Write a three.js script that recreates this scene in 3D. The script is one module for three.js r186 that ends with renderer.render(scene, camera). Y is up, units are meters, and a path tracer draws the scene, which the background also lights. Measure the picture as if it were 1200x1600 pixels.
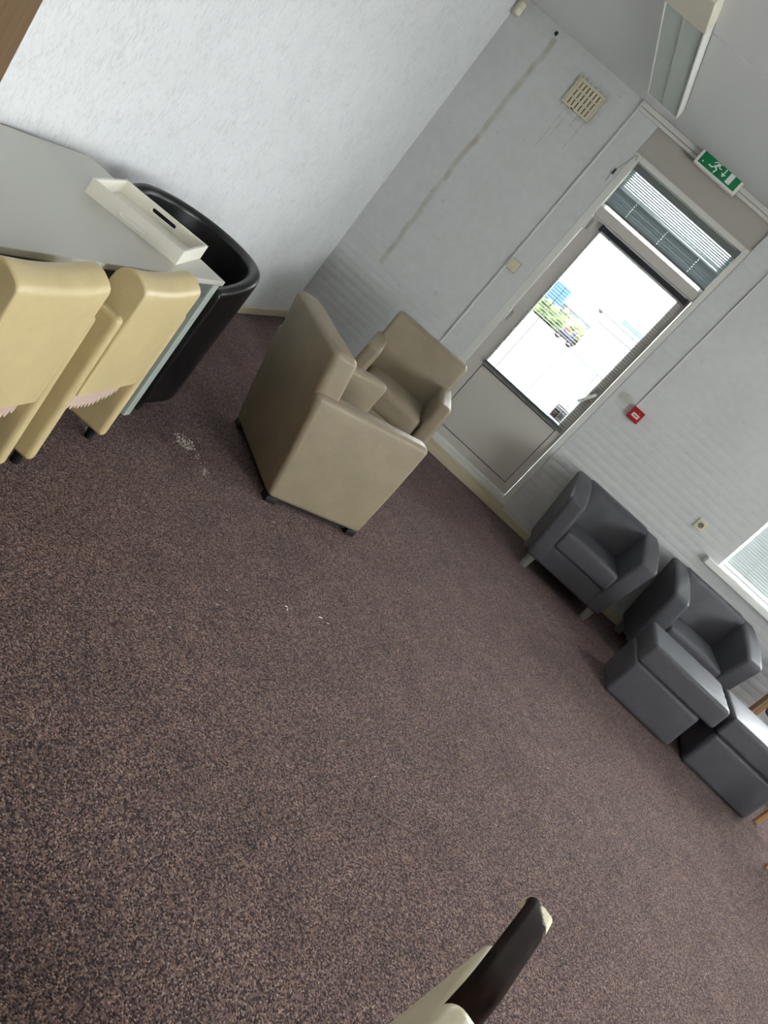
import * as THREE from 'three';
import { mergeGeometries, toCreasedNormals as creased } from 'three/addons/utils/BufferGeometryUtils.js';
import { RectAreaLightUniformsLib } from 'three/addons/lights/RectAreaLightUniformsLib.js';

// ---------------------------------------------------------------- camera, sky, daylight, exposure
RectAreaLightUniformsLib.init();
const scene = new THREE.Scene();
const camera = new THREE.PerspectiveCamera(67.86, 1200 / 1600, 0.05, 300);
camera.position.set(1.9685, 1.4384, 5.7579);
camera.rotation.set(-0.34323, 0.05912, 0.73501, 'YXZ');
scene.add(camera);

const SKY = new THREE.Color(0.95, 0.99, 1.0), SKY_LEVEL = 12;
scene.background = SKY.clone();
scene.backgroundIntensity = SKY_LEVEL;

const renderer = new THREE.WebGLRenderer({ antialias: true });
renderer.toneMapping = THREE.LinearToneMapping;
renderer.toneMappingExposure = 1.16;
renderer.shadowMap.enabled = true;
renderer.shadowMap.type = THREE.PCFSoftShadowMap;

// the room: back wall z = 0, wallpapered wall x = 0
const RW = 7.0, RD = 8.6, RH = 2.73;
const WIN1 = { x0: 3.69, x1: 6.70, y0: 0.84, y1: 2.38 };            // window in the back wall
const SIDE = [{ z0: 4.2, z1: 6.6 }], SY0 = 0.84, SY1 = 2.38;   // windows in the side wall
function daylight(w, h, x, y, z, tx, ty, tz, level = SKY_LEVEL) {    // the sky in a window opening, as wide and as bright as the sky itself
  const l = new THREE.RectAreaLight(SKY.clone(), level, w, h);
  l.position.set(x, y, z); l.lookAt(tx, ty, tz); scene.add(l); return l;
}
daylight(WIN1.x1 - WIN1.x0, WIN1.y1 - WIN1.y0, (WIN1.x0 + WIN1.x1) / 2, (WIN1.y0 + WIN1.y1) / 2, -0.3, (WIN1.x0 + WIN1.x1) / 2, (WIN1.y0 + WIN1.y1) / 2, 5);
for (const s of SIDE) daylight(s.z1 - s.z0, SY1 - SY0, RW + 0.3, (SY0 + SY1) / 2, (s.z0 + s.z1) / 2, 0, (SY0 + SY1) / 2, (s.z0 + s.z1) / 2);

// ---------------------------------------------------------------- helpers
let seed = 7;
const rnd = () => { seed = (seed * 1664525 + 1013904223) >>> 0; return seed / 4294967296; };
const used = {};
function numbered(n) { const k = used[n] = (used[n] ?? -1) + 1; return k ? `${n}_${String(k).padStart(3, '0')}` : n; }
function V(x, y, z) { return new THREE.Vector3(x, y, z); }
function meshOf(name, geo, mat, parent = scene) {
  if (Array.isArray(geo)) geo = merge(geo);
  const m = new THREE.Mesh(geo, mat); m.name = parent === scene ? numbered(name) : name;
  m.castShadow = m.receiveShadow = true; parent.add(m); return m;
}
function merge(list) {
  return mergeGeometries(list.map((g) => { const a = g.index ? g.toNonIndexed() : g; for (const k of Object.keys(a.attributes)) if (!['position', 'normal', 'uv'].includes(k)) a.deleteAttribute(k); return a; }));
}
function thing(name, label, category, pos = [0, 0, 0], turn = 0, group) {
  const o = new THREE.Group(); o.name = numbered(name); o.position.set(...pos); o.rotation.y = turn; scene.add(o);
  return tag(o, label, category, group);
}
function tag(o, label, category, group, kind) {
  o.userData = { label, category }; if (group) o.userData.group = group; if (kind) o.userData.kind = kind; return o;
}
function structure(name, label) { const o = new THREE.Group(); o.name = numbered(name); o.userData = { kind: 'structure', label }; scene.add(o); return o; }
function structMesh(name, geo, mat, label) { const m = meshOf(name, geo, mat); m.userData = { kind: 'structure', label }; return m; }

const r3 = (v) => Math.round(v * 2e4);
function smooth(g) {                       // smooth normals across seams, uv kept
  if (g.index) g = g.toNonIndexed();
  const p = g.attributes.position, acc = new Map(), a = V(), b = V(), c = V(), n = V();
  const key = (i) => r3(p.getX(i)) + ',' + r3(p.getY(i)) + ',' + r3(p.getZ(i));
  for (let i = 0; i < p.count; i += 3) {
    a.fromBufferAttribute(p, i); b.fromBufferAttribute(p, i + 1); c.fromBufferAttribute(p, i + 2);
    n.copy(b).sub(a).cross(c.clone().sub(a));
    for (let k = 0; k < 3; k++) { const q = key(i + k), s = acc.get(q); if (s) s.add(n); else acc.set(q, n.clone()); }
  }
  const out = new Float32Array(p.count * 3);
  for (let i = 0; i < p.count; i++) { n.copy(acc.get(key(i))).normalize(); out.set([n.x, n.y, n.z], i * 3); }
  g.setAttribute('normal', new THREE.BufferAttribute(out, 3)); return g;
}
// a box with round edges, uv in metres, then bent by deform(v)
function softBox(w, h, d, r, deform, n = 12) {
  const g = new THREE.BoxGeometry(1, 1, 1, n, n, n).toNonIndexed(), p = g.attributes.position, nr = g.attributes.normal, uv = [];
  const S = [w / 2, h / 2, d / 2];
  r = Math.min(r, ...S.map((s) => s * 0.98));
  const v = V(), c = V();
  const even = (t, s) => {                // half of the divisions go into the rounded rim
    const a = Math.abs(t) * 2, k = 0.5, q = a < k ? (a / k) * (s - r) : s - r + ((a - k) / (1 - k)) * r;
    return Math.sign(t) * q;
  };
  for (let i = 0; i < p.count; i++) {
    v.set(even(p.getX(i), S[0]), even(p.getY(i), S[1]), even(p.getZ(i), S[2]));
    c.set(...[0, 1, 2].map((k) => THREE.MathUtils.clamp(v.getComponent(k), -(S[k] - r), S[k] - r)));
    const e = v.clone().sub(c); if (e.lengthSq() > 0) e.setLength(r);
    v.copy(c).add(e);
    const ax = [Math.abs(nr.getX(i)), Math.abs(nr.getY(i)), Math.abs(nr.getZ(i))];
    uv.push(...(ax[0] > 0.5 ? [v.z, v.y] : ax[1] > 0.5 ? [v.x, v.z] : [v.x, v.y]));
    if (deform) deform(v, S);
    p.setXYZ(i, v.x, v.y, v.z);
  }
  g.setAttribute('uv', new THREE.Float32BufferAttribute(uv, 2));
  return smooth(g);
}
function box(x0, x1, y0, y1, z0, z1) {      // plain box, uv in metres
  const g = new THREE.BoxGeometry(x1 - x0, y1 - y0, z1 - z0).toNonIndexed(); g.translate((x0 + x1) / 2, (y0 + y1) / 2, (z0 + z1) / 2);
  const p = g.attributes.position, n = g.attributes.normal, uv = [];
  for (let i = 0; i < p.count; i++) uv.push(...(Math.abs(n.getX(i)) > 0.5 ? [p.getZ(i), p.getY(i)] : Math.abs(n.getY(i)) > 0.5 ? [p.getX(i), p.getZ(i)] : [p.getX(i), p.getY(i)]));
  g.setAttribute('uv', new THREE.Float32BufferAttribute(uv, 2)); return g;
}
function cbox(x0, x1, y0, y1, z0, z1, r = 0.003) { const g = softBox(x1 - x0, y1 - y0, z1 - z0, r, null, 4); g.translate((x0 + x1) / 2, (y0 + y1) / 2, (z0 + z1) / 2); return g; }
function extrude(pts, depth, bevel = 0.002, holes = []) {
  const s = new THREE.Shape(pts.map((q) => new THREE.Vector2(...q)));
  for (const h of holes) s.holes.push(new THREE.Path(h.map((q) => new THREE.Vector2(...q))));
  return new THREE.ExtrudeGeometry(s, { depth, bevelEnabled: bevel > 0, bevelSize: bevel, bevelThickness: bevel, bevelSegments: 2, steps: 1 });
}
function tube(pts, r, seg = 24, rad = 8) { return new THREE.TubeGeometry(new THREE.CatmullRomCurve3(pts.map((q) => V(...q)), false, 'centripetal'), seg, r, rad, false); }
function cyl(r0, r1, h, seg = 20) { return new THREE.CylinderGeometry(r0, r1, h, seg); }

// ---------------------------------------------------------------- textures
function hash(x, y, s) { let h = (x * 374761393 + y * 668265263 + s * 2147483647) | 0; h = Math.imul(h ^ (h >>> 13), 1274126177); return ((h ^ (h >>> 16)) >>> 0) / 4294967296; }
function vnoise(x, y, per, s) {             // tiling value noise
  const xi = Math.floor(x), yi = Math.floor(y), fx = x - xi, fy = y - yi, u = fx * fx * (3 - 2 * fx), w = fy * fy * (3 - 2 * fy);
  const m = (a) => ((a % per) + per) % per, X0 = m(xi), X1 = m(xi + 1), Y0 = m(yi), Y1 = m(yi + 1);
  return (hash(X0, Y0, s) * (1 - u) + hash(X1, Y0, s) * u) * (1 - w) + (hash(X0, Y1, s) * (1 - u) + hash(X1, Y1, s) * u) * w;
}
function dataTex(w, h, fn, srgb, rx = 1, ry = rx) {
  const d = new Uint8Array(w * h * 4);
  for (let y = 0; y < h; y++) for (let x = 0; x < w; x++) { const c = fn(x, y), i = (y * w + x) * 4; d[i] = c[0]; d[i + 1] = c[1]; d[i + 2] = c[2]; d[i + 3] = 255; }
  const t = new THREE.DataTexture(d, w, h); t.wrapS = t.wrapT = THREE.RepeatWrapping; t.magFilter = THREE.LinearFilter; t.minFilter = THREE.LinearMipmapLinearFilter; t.generateMipmaps = true;
  if (srgb) t.colorSpace = THREE.SRGBColorSpace;
  t.repeat.set(rx, ry); t.needsUpdate = true; return t;
}
const B = (v) => Math.max(0, Math.min(255, v));
const grey = (v) => { const q = B(v * 255); return [q, q, q]; };

// carpet: short loops about 5 mm across, each yarn of its own tone
const CN = 2048, CC = 300;                  // 300 loops over 1.28 m
const loops = new Float32Array(CN * CN), which = new Int32Array(CN * CN);
{
  const px = CN / CC, jit = new Float32Array(CC * CC * 2);
  for (let i = 0; i < CC * CC; i++) { jit[i * 2] = 0.15 + 0.7 * hash(i, 3, 11); jit[i * 2 + 1] = 0.15 + 0.7 * hash(i, 9, 12); }
  for (let y = 0; y < CN; y++) for (let x = 0; x < CN; x++) {
    const cx = Math.floor(x / px), cy = Math.floor(y / px); let best = 9, bi = 0;
    for (let j = -1; j < 2; j++) for (let i = -1; i < 2; i++) {
      const k = ((cy + j + CC) % CC) * CC + ((cx + i + CC) % CC);
      const dx = cx + i + jit[k * 2] - x / px, dy = cy + j + jit[k * 2 + 1] - y / px, d = dx * dx + dy * dy * 0.8;
      if (d < best) { best = d; bi = k; }
    }
    loops[y * CN + x] = Math.max(0, 1 - best * 1.5); which[y * CN + x] = bi;
  }
}
const yarn = [[116, 95, 89], [89, 70, 70], [141, 117, 105], [67, 51, 52], [103, 82, 83], [128, 99, 87], [53, 41, 42], [162, 138, 125]];
const carpetMap = dataTex(CN, CN, (x, y) => {
  const k = which[y * CN + x], h = hash(k, 5, 21), c = yarn[Math.floor(h * 7.35)], q = 0.94 + 0.12 * vnoise(x / 128, y / 128, 16, 4);
  return [B(c[0] * q), B(c[1] * q), B(c[2] * q)];
}, true, 1 / 1.28);
const carpetBump = dataTex(CN, CN, (x, y) => grey(0.15 + 0.65 * loops[y * CN + x] + 0.2 * hash(which[y * CN + x], 8, 2)), false, 1 / 1.28);

// leather: fine grain and slow unevenness
const leatherBump = dataTex(512, 512, (x, y) => grey(0.35 * vnoise(x / 4, y / 4, 128, 1) + 0.25 * vnoise(x / 9, y / 9, 57, 2) * 1 + 0.4 * vnoise(x / 64, y / 64, 8, 3)), false, 3);
const leatherTone = (c, amp) => dataTex(512, 512, (x, y) => { const q = 1 + amp * (vnoise(x / 64, y / 64, 8, 5) - 0.5) + amp * 0.6 * (vnoise(x / 16, y / 16, 32, 6) - 0.5) + amp * 0.4 * (vnoise(x / 4, y / 4, 128, 7) - 0.5); return c.map((v) => B(v * q)); }, true, 1.6);

// wallpaper: embossed fleece with short upright strokes
const WP = 1024, paperH = new Float32Array(WP * WP);
for (let y = 0; y < WP; y++) for (let x = 0; x < WP; x++) {
  const wx = x + 10 * vnoise(x / 32, y / 32, 32, 31);
  const s = vnoise(wx / 4, y / 16, 256, 32), t = vnoise(x / 8, y / 32, 128, 33), u = vnoise(x / 64, y / 64, 16, 34);
  paperH[y * WP + x] = 0.5 * Math.pow(s, 1.5) + 0.3 * t + 0.2 * u;
}
const paperBump = dataTex(WP, WP, (x, y) => grey(paperH[y * WP + x]), false, 1 / 0.9);
const paperMap = dataTex(WP, WP, (x, y) => { const h = paperH[y * WP + x], f = h > 0.42 ? (h - 0.42) * 45 : 0, q = 234 - f + 5 * (vnoise(x / 128, y / 128, 8, 36) - 0.5); return [B(q - 2), B(q), B(q + 1)]; }, true, 1 / 0.9);

// painted brick wall: marks where the photograph shows them; u = x / 7, v = y / 2.73
const WX = 2048, WY = 1024;
const wallMap = dataTex(WX, WY, (px, py) => {
  const x = px / WX * 7, y = py / WY * 2.73;
  let q = 206 + 7 * (vnoise(x * 3, y * 3, 64, 41) - 0.5) + 5 * (vnoise(x * 30, y * 30, 512, 42) - 0.5), r = 0, g = 0, b = 0;
  const grime = vnoise(x * 14, y * 14, 256, 43), fine = vnoise(x * 70, y * 40, 1024, 44);
  const stain = (a, cr, cg, cb) => { r += a * cr; g += a * cg; b += a * cb; };
  // brown run along the old chase
  const dx = x - 0.345 - 0.008 * Math.sin(y * 3) - 0.012 * (vnoise(3, y * 9, 64, 46) - 0.5);
  if (y > 0.80 && y < 2.66) { const k = Math.max(0, 1 - Math.abs(dx) / 0.026); stain(Math.min(1, k * 1.7) * (0.1 + 0.9 * grime + 0.3 * fine) * 0.72, 40, 46, 62); }
  // soot round the vent, drips below it
  const vx = Math.max(0, Math.abs(x - 0.765) - 0.12), vy = Math.max(0, Math.abs(y - 2.5) - 0.1), vd = Math.hypot(vx, vy);
  if (vd < 0.03) stain((1 - vd / 0.03) * grime * fine * 1.5, 46, 44, 58);
  for (const [sx, len, w] of [[0.655, 0.16, 0.006], [0.735, 0.2, 0.005], [0.80, 0.14, 0.004], [0.86, 0.22, 0.005], [0.70, 0.34, 0.004]]) {
    if (y < 2.41 && y > 2.41 - len) { const k = Math.max(0, 1 - Math.abs(x - sx - 0.0015 * Math.sin(y * 50)) / w); stain(k * fine * 0.7, 60, 58, 62); }
  }
  // scuffs beside the call point and scattered dark nicks
  const cx = (x - 2.37) / 0.09, cy = (y - 1.26) / 0.05, cd = cx * cx + cy * cy;
  if (cd < 1) stain((1 - cd) * Math.pow(grime, 1.2) * (0.5 + fine) * 0.9, 44, 48, 56);
  const nick = vnoise(x * 16, y * 26, 512, 45); if (nick > 0.93 && fine > 0.5) stain((nick - 0.93) * 5, 40, 40, 40);
  if (y < 0.5 && x > 2.28) stain(Math.max(0, grime - 0.45) * 0.5, 30, 34, 50);
  return [B(q - 1 - r), B(q + 1 - g), B(q - b)];
}, true);
wallMap.wrapS = wallMap.wrapT = THREE.ClampToEdgeWrapping;
const plasterBump = dataTex(512, 512, (x, y) => grey(0.5 * vnoise(x / 6, y / 6, 85, 51) + 0.5 * vnoise(x / 40, y / 40, 13, 52)), false, 2);
const woodMap = (a, b, k) => dataTex(512, 512, (x, y) => { const w = vnoise(x / 64, y / 512, 8, 61), l = vnoise((x + 60 * w) / 5, y / 170, 102, 62), t = 0.6 * l + 0.4 * vnoise(x / 20, y / 256, 25, 63); return [0, 1, 2].map((i) => B(a[i] + (b[i] - a[i]) * t * k)); }, true, 2);

function canvasTex(w, h, draw) { const c = document.createElement('canvas'); c.width = w; c.height = h; draw(c.getContext('2d'), w, h); const t = new THREE.CanvasTexture(c); t.colorSpace = THREE.SRGBColorSpace; return t; }

// ---------------------------------------------------------------- materials
const std = (o) => new THREE.MeshStandardMaterial(o), phys = (o) => new THREE.MeshPhysicalMaterial(o);
const M = {
  carpet: phys({ map: carpetMap, bumpMap: carpetBump, bumpScale: 0.006, roughness: 1, sheen: 0.3, sheenRoughness: 0.5, sheenColor: new THREE.Color(0.72, 0.68, 0.75) }),
  wall: std({ map: wallMap, roughness: 0.62, bumpMap: null }),
  paper: std({ map: paperMap, bumpMap: paperBump, bumpScale: 0.0022, roughness: 0.8 }),
  plain: std({ color: '#dfe0dc', roughness: 0.8, bumpMap: plasterBump, bumpScale: 0.0008 }),
  ceiling: std({ color: '#e3e5e4', roughness: 0.9, bumpMap: plasterBump, bumpScale: 0.0004 }),
  dark: std({ color: '#3a3733', roughness: 0.9 }),
  cream: std({ color: '#c9bfa2', roughness: 0.55 }),
  frame: std({ color: '#d9dad3', roughness: 0.4 }),
  doorpaint: std({ color: '#c6c3bb', roughness: 0.45 }),
  beige: std({ color: '#b1ada4', roughness: 0.7 }),
  trunk: std({ color: '#d2d2cb', roughness: 0.45 }),
  glass: phys({ color: '#ffffff', roughness: 0, transmission: 1, thickness: 0, ior: 1.5 }),
  slat: std({ color: '#8b9698', roughness: 0.35, metalness: 0.25 }),
  slatshaded: std({ color: '#50575a', roughness: 0.45 }),  // door blind slats, their backlit shade put into a darker colour
  slatlight: std({ color: '#ccd4d4', roughness: 0.4 }),
  rail: std({ color: '#23262e', roughness: 0.4 }),
  railgrey: std({ color: '#6f7674', roughness: 0.4, metalness: 0.2 }),
  cordwhite: std({ color: '#e8e8e4', roughness: 0.8 }),
  cordgrey: std({ color: '#565b5c', roughness: 0.8 }),
  chrome: std({ color: '#b9bab5', roughness: 0.28, metalness: 0.9 }),
  plastic: std({ color: '#d6cfb4', roughness: 0.45 }),
  plasticdark: std({ color: '#7e7762', roughness: 0.6 }),
  white: std({ color: '#e9e9e3', roughness: 0.4 }),
  offwhite: std({ color: '#e8e4d6', roughness: 0.42 }),
  tabletop: std({ color: '#bcbab0', roughness: 0.32 }),
  tableleg: std({ color: '#b7c3bb', roughness: 0.4 }),
  red: std({ color: '#a5101f', roughness: 0.35 }),
  black: std({ color: '#141414', roughness: 0.5 }),
  tan: phys({ map: leatherTone([146, 134, 112], 0.05), bumpMap: leatherBump, bumpScale: 0.0006, roughness: 0.42 }),
  yellow: phys({ map: leatherTone([206, 187, 140], 0.035), bumpMap: leatherBump, bumpScale: 0.0004, roughness: 0.4 }),
  grey: phys({ map: leatherTone([78, 78, 84], 0.07), bumpMap: leatherBump, bumpScale: 0.0007, roughness: 0.48 }),
  blackhide: phys({ map: leatherTone([20, 20, 22], 0.1), bumpMap: leatherBump, bumpScale: 0.0004, roughness: 0.33 }),
  creamhide: phys({ map: leatherTone([222, 212, 178], 0.05), bumpMap: leatherBump, bumpScale: 0.0003, roughness: 0.35 }),
  darkbrown: phys({ map: dataTex(128, 512, (x, y) => {   // dark brown leather, with the pale highlight at the tip painted in
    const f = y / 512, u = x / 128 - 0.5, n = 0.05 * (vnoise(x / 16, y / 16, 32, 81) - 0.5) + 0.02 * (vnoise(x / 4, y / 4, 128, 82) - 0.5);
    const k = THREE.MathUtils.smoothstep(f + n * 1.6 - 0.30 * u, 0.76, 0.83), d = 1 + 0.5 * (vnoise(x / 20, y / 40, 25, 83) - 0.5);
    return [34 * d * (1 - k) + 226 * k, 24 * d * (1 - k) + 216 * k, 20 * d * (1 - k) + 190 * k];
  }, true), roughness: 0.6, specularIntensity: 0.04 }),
  blue: std({ color: '#5d6f96', roughness: 0.9 }),
  wood: std({ map: woodMap([214, 170, 122], [180, 132, 84], 1), roughness: 0.5 }),
  brown: std({ map: woodMap([104, 76, 34], [84, 58, 24], 1), roughness: 0.6 }),
  metalleg: std({ color: '#a7a9a6', roughness: 0.35, metalness: 0.6 }),
  pink: std({ color: '#c9b0a4', roughness: 1 }),
  crumb: std({ color: '#e6e2d6', roughness: 0.9 }),
  yard: std({ color: '#45474a', roughness: 0.95 }),
  joint: std({ color: '#55585a', roughness: 1 }),
};

// ---------------------------------------------------------------- floor and ceiling
structMesh('floor', box(-0.3, RW + 0.3, -0.15, 0, -0.3, RD + 0.3), M.carpet, 'purple brown loop pile carpet');
{
  const c = structure('ceiling', 'white ceiling boards with dark open joints');
  meshOf('slab', box(-0.3, RW + 0.3, RH + 0.03, RH + 0.2, -0.3, RD + 0.3), M.dark, c);
  const zs = [-0.3, 1.672, 3.65, 5.63, 7.61, RD + 0.3];
  for (let i = 0; i < 5; i++) meshOf('board', box(-0.3, RW + 0.3, RH, RH + 0.03, zs[i] + (i ? 0.013 : 0), zs[i + 1] - 0.013), M.ceiling, c);
}
// ---------------------------------------------------------------- walls
structMesh('wall_left', box(-0.3, 0, 0, RH, -0.3, RD + 0.3), M.paper, 'white embossed wallpaper');
structMesh('wall_front', box(0, RW, 0, RH, RD, RD + 0.3), std({ color: '#6e5a44', roughness: 0.8 }), 'unseen wall at the far end of the room, brown to damp bounced light');  // out of view; brown chosen to cut light bounced from this end
{
  const w = structure('wall_right', 'white wall with a window'), z = [0, SIDE[0].z0, SIDE[0].z1, RD];
  meshOf('masonry', [box(RW, RW + 0.3, 0, SY0, 0, RD), box(RW, RW + 0.3, SY1, RH, 0, RD), box(RW, RW + 0.3, SY0, SY1, z[0], z[1]), box(RW, RW + 0.3, SY0, SY1, z[2], z[3])], M.plain, w);
}
const DX0 = 1.262, DX1 = 2.278, DTOP = 2.70;
const wallBack = structure('wall_back', 'white painted brick wall');
{
  const uvWall = (g) => { const p = g.attributes.position, uv = []; for (let i = 0; i < p.count; i++) uv.push(p.getX(i) / 7, p.getY(i) / 2.73); g.setAttribute('uv', new THREE.Float32BufferAttribute(uv, 2)); return g; };
  const T = -0.30, F = -0.0028;
  meshOf('masonry', [box(0, DX0, 0, RH, T, F), box(DX0, DX1, DTOP, RH, T, F), box(DX1, WIN1.x0, 0, RH, T, F), box(WIN1.x0, WIN1.x1, 0, WIN1.y0, T, F), box(WIN1.x0, WIN1.x1, WIN1.y1, RH, T, F), box(WIN1.x1, RW, 0, RH, T, F), box(DX0, DX1, -0.1, 0, T, F)].map(uvWall), M.wall, wallBack);
  // bricks, laid in running bond, softened by many coats of paint
  const brick = (x0, x1, y0, y1, key) => {
    const wear = vnoise(x0 * 1.1 + 3, y0 * 1.4, 64, 71), low = THREE.MathUtils.smoothstep(1.35 - y0, 0, 0.9), side = THREE.MathUtils.smoothstep(x0, 1.6, 2.6);
    const dep = 0.0006 + 0.0022 * Math.min(1, 0.12 + 0.6 * low * (0.45 + 0.55 * side) + 0.28 * wear * side), b = 0.0035 + 0.002 * hash(key, 1, 5);
    const z = -0.0028 + dep + 0.0004 * hash(key, 2, 5), tilt = (hash(key, 3, 5) - 0.5) * 0.0008, j = (s) => (hash(key, s, 6) - 0.5) * 0.0045;
    const o = [[x0 + j(1), y0 + j(2)], [x1 + j(3), y0 + j(4)], [x1 + j(5), y1 + j(6)], [x0 + j(7), y1 + j(8)]], f = [[x0 + b, y0 + b], [x1 - b, y0 + b], [x1 - b, y1 - b], [x0 + b, y1 - b]];
    const P = [...o.map((q) => [q[0], q[1], F - 0.0006]), ...f.map((q, i) => [q[0] + j(i + 9) * 0.6, q[1] + j(i + 13) * 0.6, z + (i < 2 ? -tilt : tilt)])];
    const I = [4, 5, 6, 4, 6, 7]; for (let k = 0; k < 4; k++) { const n = (k + 1) % 4; I.push(k, n, 4 + n, k, 4 + n, 4 + k); }
    const g = new THREE.BufferGeometry(); g.setAttribute('position', new THREE.Float32BufferAttribute(P.flat(), 3)); g.setIndex(I); g.computeVertexNormals();
    return uvWall(g);
  };
  const all = [], CH = 0.06, L = 0.22;
  for (let r = 0; r * CH < RH - 0.03; r++) for (let c = -1; c * L < RW; c++) {
    let x0 = c * L + (r % 2 ? L / 2 : 0) + 0.005, x1 = x0 + L - 0.01, y0 = r * CH + 0.005, y1 = y0 + CH - 0.01;
    x0 = Math.max(x0, 0.002); x1 = Math.min(x1, RW - 0.002);
    const spans = [[x0, x1]];
    const cut = (a, b) => { for (let k = spans.length - 1; k >= 0; k--) { const [p, q] = spans[k]; if (q <= a || p >= b) continue; spans.splice(k, 1); if (p < a) spans.push([p, a]); if (q > b) spans.push([b, q]); } };
    if (y0 < DTOP) cut(DX0 - 0.004, DX1 + 0.004);
    if (y1 > WIN1.y0 && y0 < WIN1.y1) cut(WIN1.x0 - 0.004, WIN1.x1 + 0.004);
    for (const [p, q] of spans) if (q - p > 0.025) { const u = (p + q) / 2, v = (y0 + y1) / 2; all.push({ p, q, y0, y1, key: r * 100 + c, near: v > 0.06 && v < 2.1 && (u > DX1 && u < 3.75) ? 0 : v < 1.4 && u < 1.25 && v > 0.1 ? 1 : 2 }); }
  }
  all.sort((a, b) => a.near - b.near || a.y0 - b.y0);
  const rest = [];
  all.forEach((k, i) => { const g = brick(k.p, k.q, k.y0, k.y1, k.key); if (i < 300) meshOf('brick', g, M.wall, wallBack); else rest.push(g); });
  const m = meshOf('brickwork', rest, M.wall, wallBack); m.userData = { kind: 'stuff' };
}
// skirting
structMesh('baseboard_left', cbox(0, 0.016, 0, 0.055, 0, RD), M.cream, 'low cream skirting');
{
  const b = structure('baseboard_back', 'low cream skirting board');
  meshOf('board', cbox(0.016, RW, 0, 0.06, 0, 0.018), M.cream, b);
  meshOf('ledge', cbox(DX0 - 0.01, DX1 + 0.01, 0.06, 0.086, -0.05, 0.012), M.cream, b);
}
// ---------------------------------------------------------------- outside door
{
  const d = structure('door_1', 'white outside door with glass, lower panel and transom window');
  const z0 = -0.12, zf = -0.006;
  meshOf('frame', [cbox(DX0, 1.318, 0.086, 2.482, z0, zf, 0.004), cbox(2.232, DX1, 0.086, 2.482, z0, zf, 0.004), cbox(1.318, 2.232, 2.442, 2.482, z0, zf, 0.004)], M.frame, d);
  meshOf('threshold', [cbox(1.318, 2.232, 0.086, 0.118, z0, -0.012, 0.004), cbox(1.318, 2.232, 0.118, 0.140, z0, -0.035, 0.004)], M.frame, d);
  meshOf('transom_bar', cbox(1.318, 2.232, 2.025, 2.098, z0, -0.02, 0.003), M.doorpaint, d);
  meshOf('transom_frame', [cbox(1.318, 1.345, 2.098, 2.442, -0.09, -0.045), cbox(2.205, 2.232, 2.098, 2.442, -0.09, -0.045), cbox(1.345, 2.205, 2.41, 2.442, -0.09, -0.045)], M.frame, d);
  meshOf('transom_pane', box(1.345, 2.205, 2.098, 2.41, -0.072, -0.068), M.glass, d);
  meshOf('head_panel', [box(DX0, DX1, 2.482, DTOP, -0.06, -0.02), cbox(DX0, DX1, 2.478, 2.496, -0.02, -0.006)], M.beige, d);
  // leaf
  const L0 = 1.322, L1 = 2.228, B0 = 0.144, B1 = 2.02, g0 = 1.425, g1 = 2.166, gy0 = 0.795, gy1 = 1.975, lz0 = -0.095, lz1 = -0.045;
  const leaf = meshOf('leaf', [cbox(L0, g0, B0, B1, lz0, lz1), cbox(g1, L1, B0, B1, lz0, lz1), cbox(g0, g1, gy1, B1, lz0, lz1), cbox(g0, g1, 0.762, gy0, lz0, lz1), cbox(g0, g1, B0, 0.212, lz0, lz1)], M.doorpaint, d);
  meshOf('glass', box(g0, g1, gy0, gy1, -0.074, -0.069), M.glass, leaf);
  meshOf('glazing_bead', [cbox(g0, g0 + 0.012, gy0, gy1, -0.065, -0.04), cbox(g1 - 0.012, g1, gy0, gy1, -0.065, -0.04), cbox(g0, g1, gy0, gy0 + 0.012, -0.065, -0.04), cbox(g0, g1, gy1 - 0.012, gy1, -0.065, -0.04)], M.frame, leaf);
  meshOf('gap_seal', box(g0 + 0.001, g1 - 0.001, 0.212, 0.762, lz0 + 0.01, -0.056), M.black, leaf);
  meshOf('lower_panel', cbox(g0 + 0.006, g1 - 0.006, 0.219, 0.755, -0.056, -0.0465, 0.002), M.doorpaint, leaf);
  // lever handle
  const h = meshOf('handle_plate', cbox(2.178, 2.212, 1.01, 1.19, -0.045, -0.037, 0.004), M.chrome, leaf); h.name = 'handle_plate';
  meshOf('handle', tube([[2.195, 1.14, -0.04], [2.195, 1.14, 0.012], [2.19, 1.132, 0.02], [2.165, 1.085, 0.022], [2.132, 1.03, 0.02]], 0.0105, 24, 10), M.frame, leaf);
  for (const y of [0.35, 1.15, 1.96]) { const c = cyl(0.007, 0.007, 0.09, 12); c.translate(1.321, y, -0.038); meshOf('hinge', [c, cbox(1.322, 1.352, y - 0.04, y + 0.04, -0.0455, -0.0425, 0.001)], M.chrome, d); }
}
// trunking under the ceiling
{
  const t = structure('trim_1', 'white cable trunking along the ceiling');
  meshOf('trunking', [cbox(1.078, RW, 2.694, 2.728, 0, 0.022, 0.003), cbox(1.078, RW, 2.668, 2.692, 0, 0.014, 0.003)], M.trunk, t);
}
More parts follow.
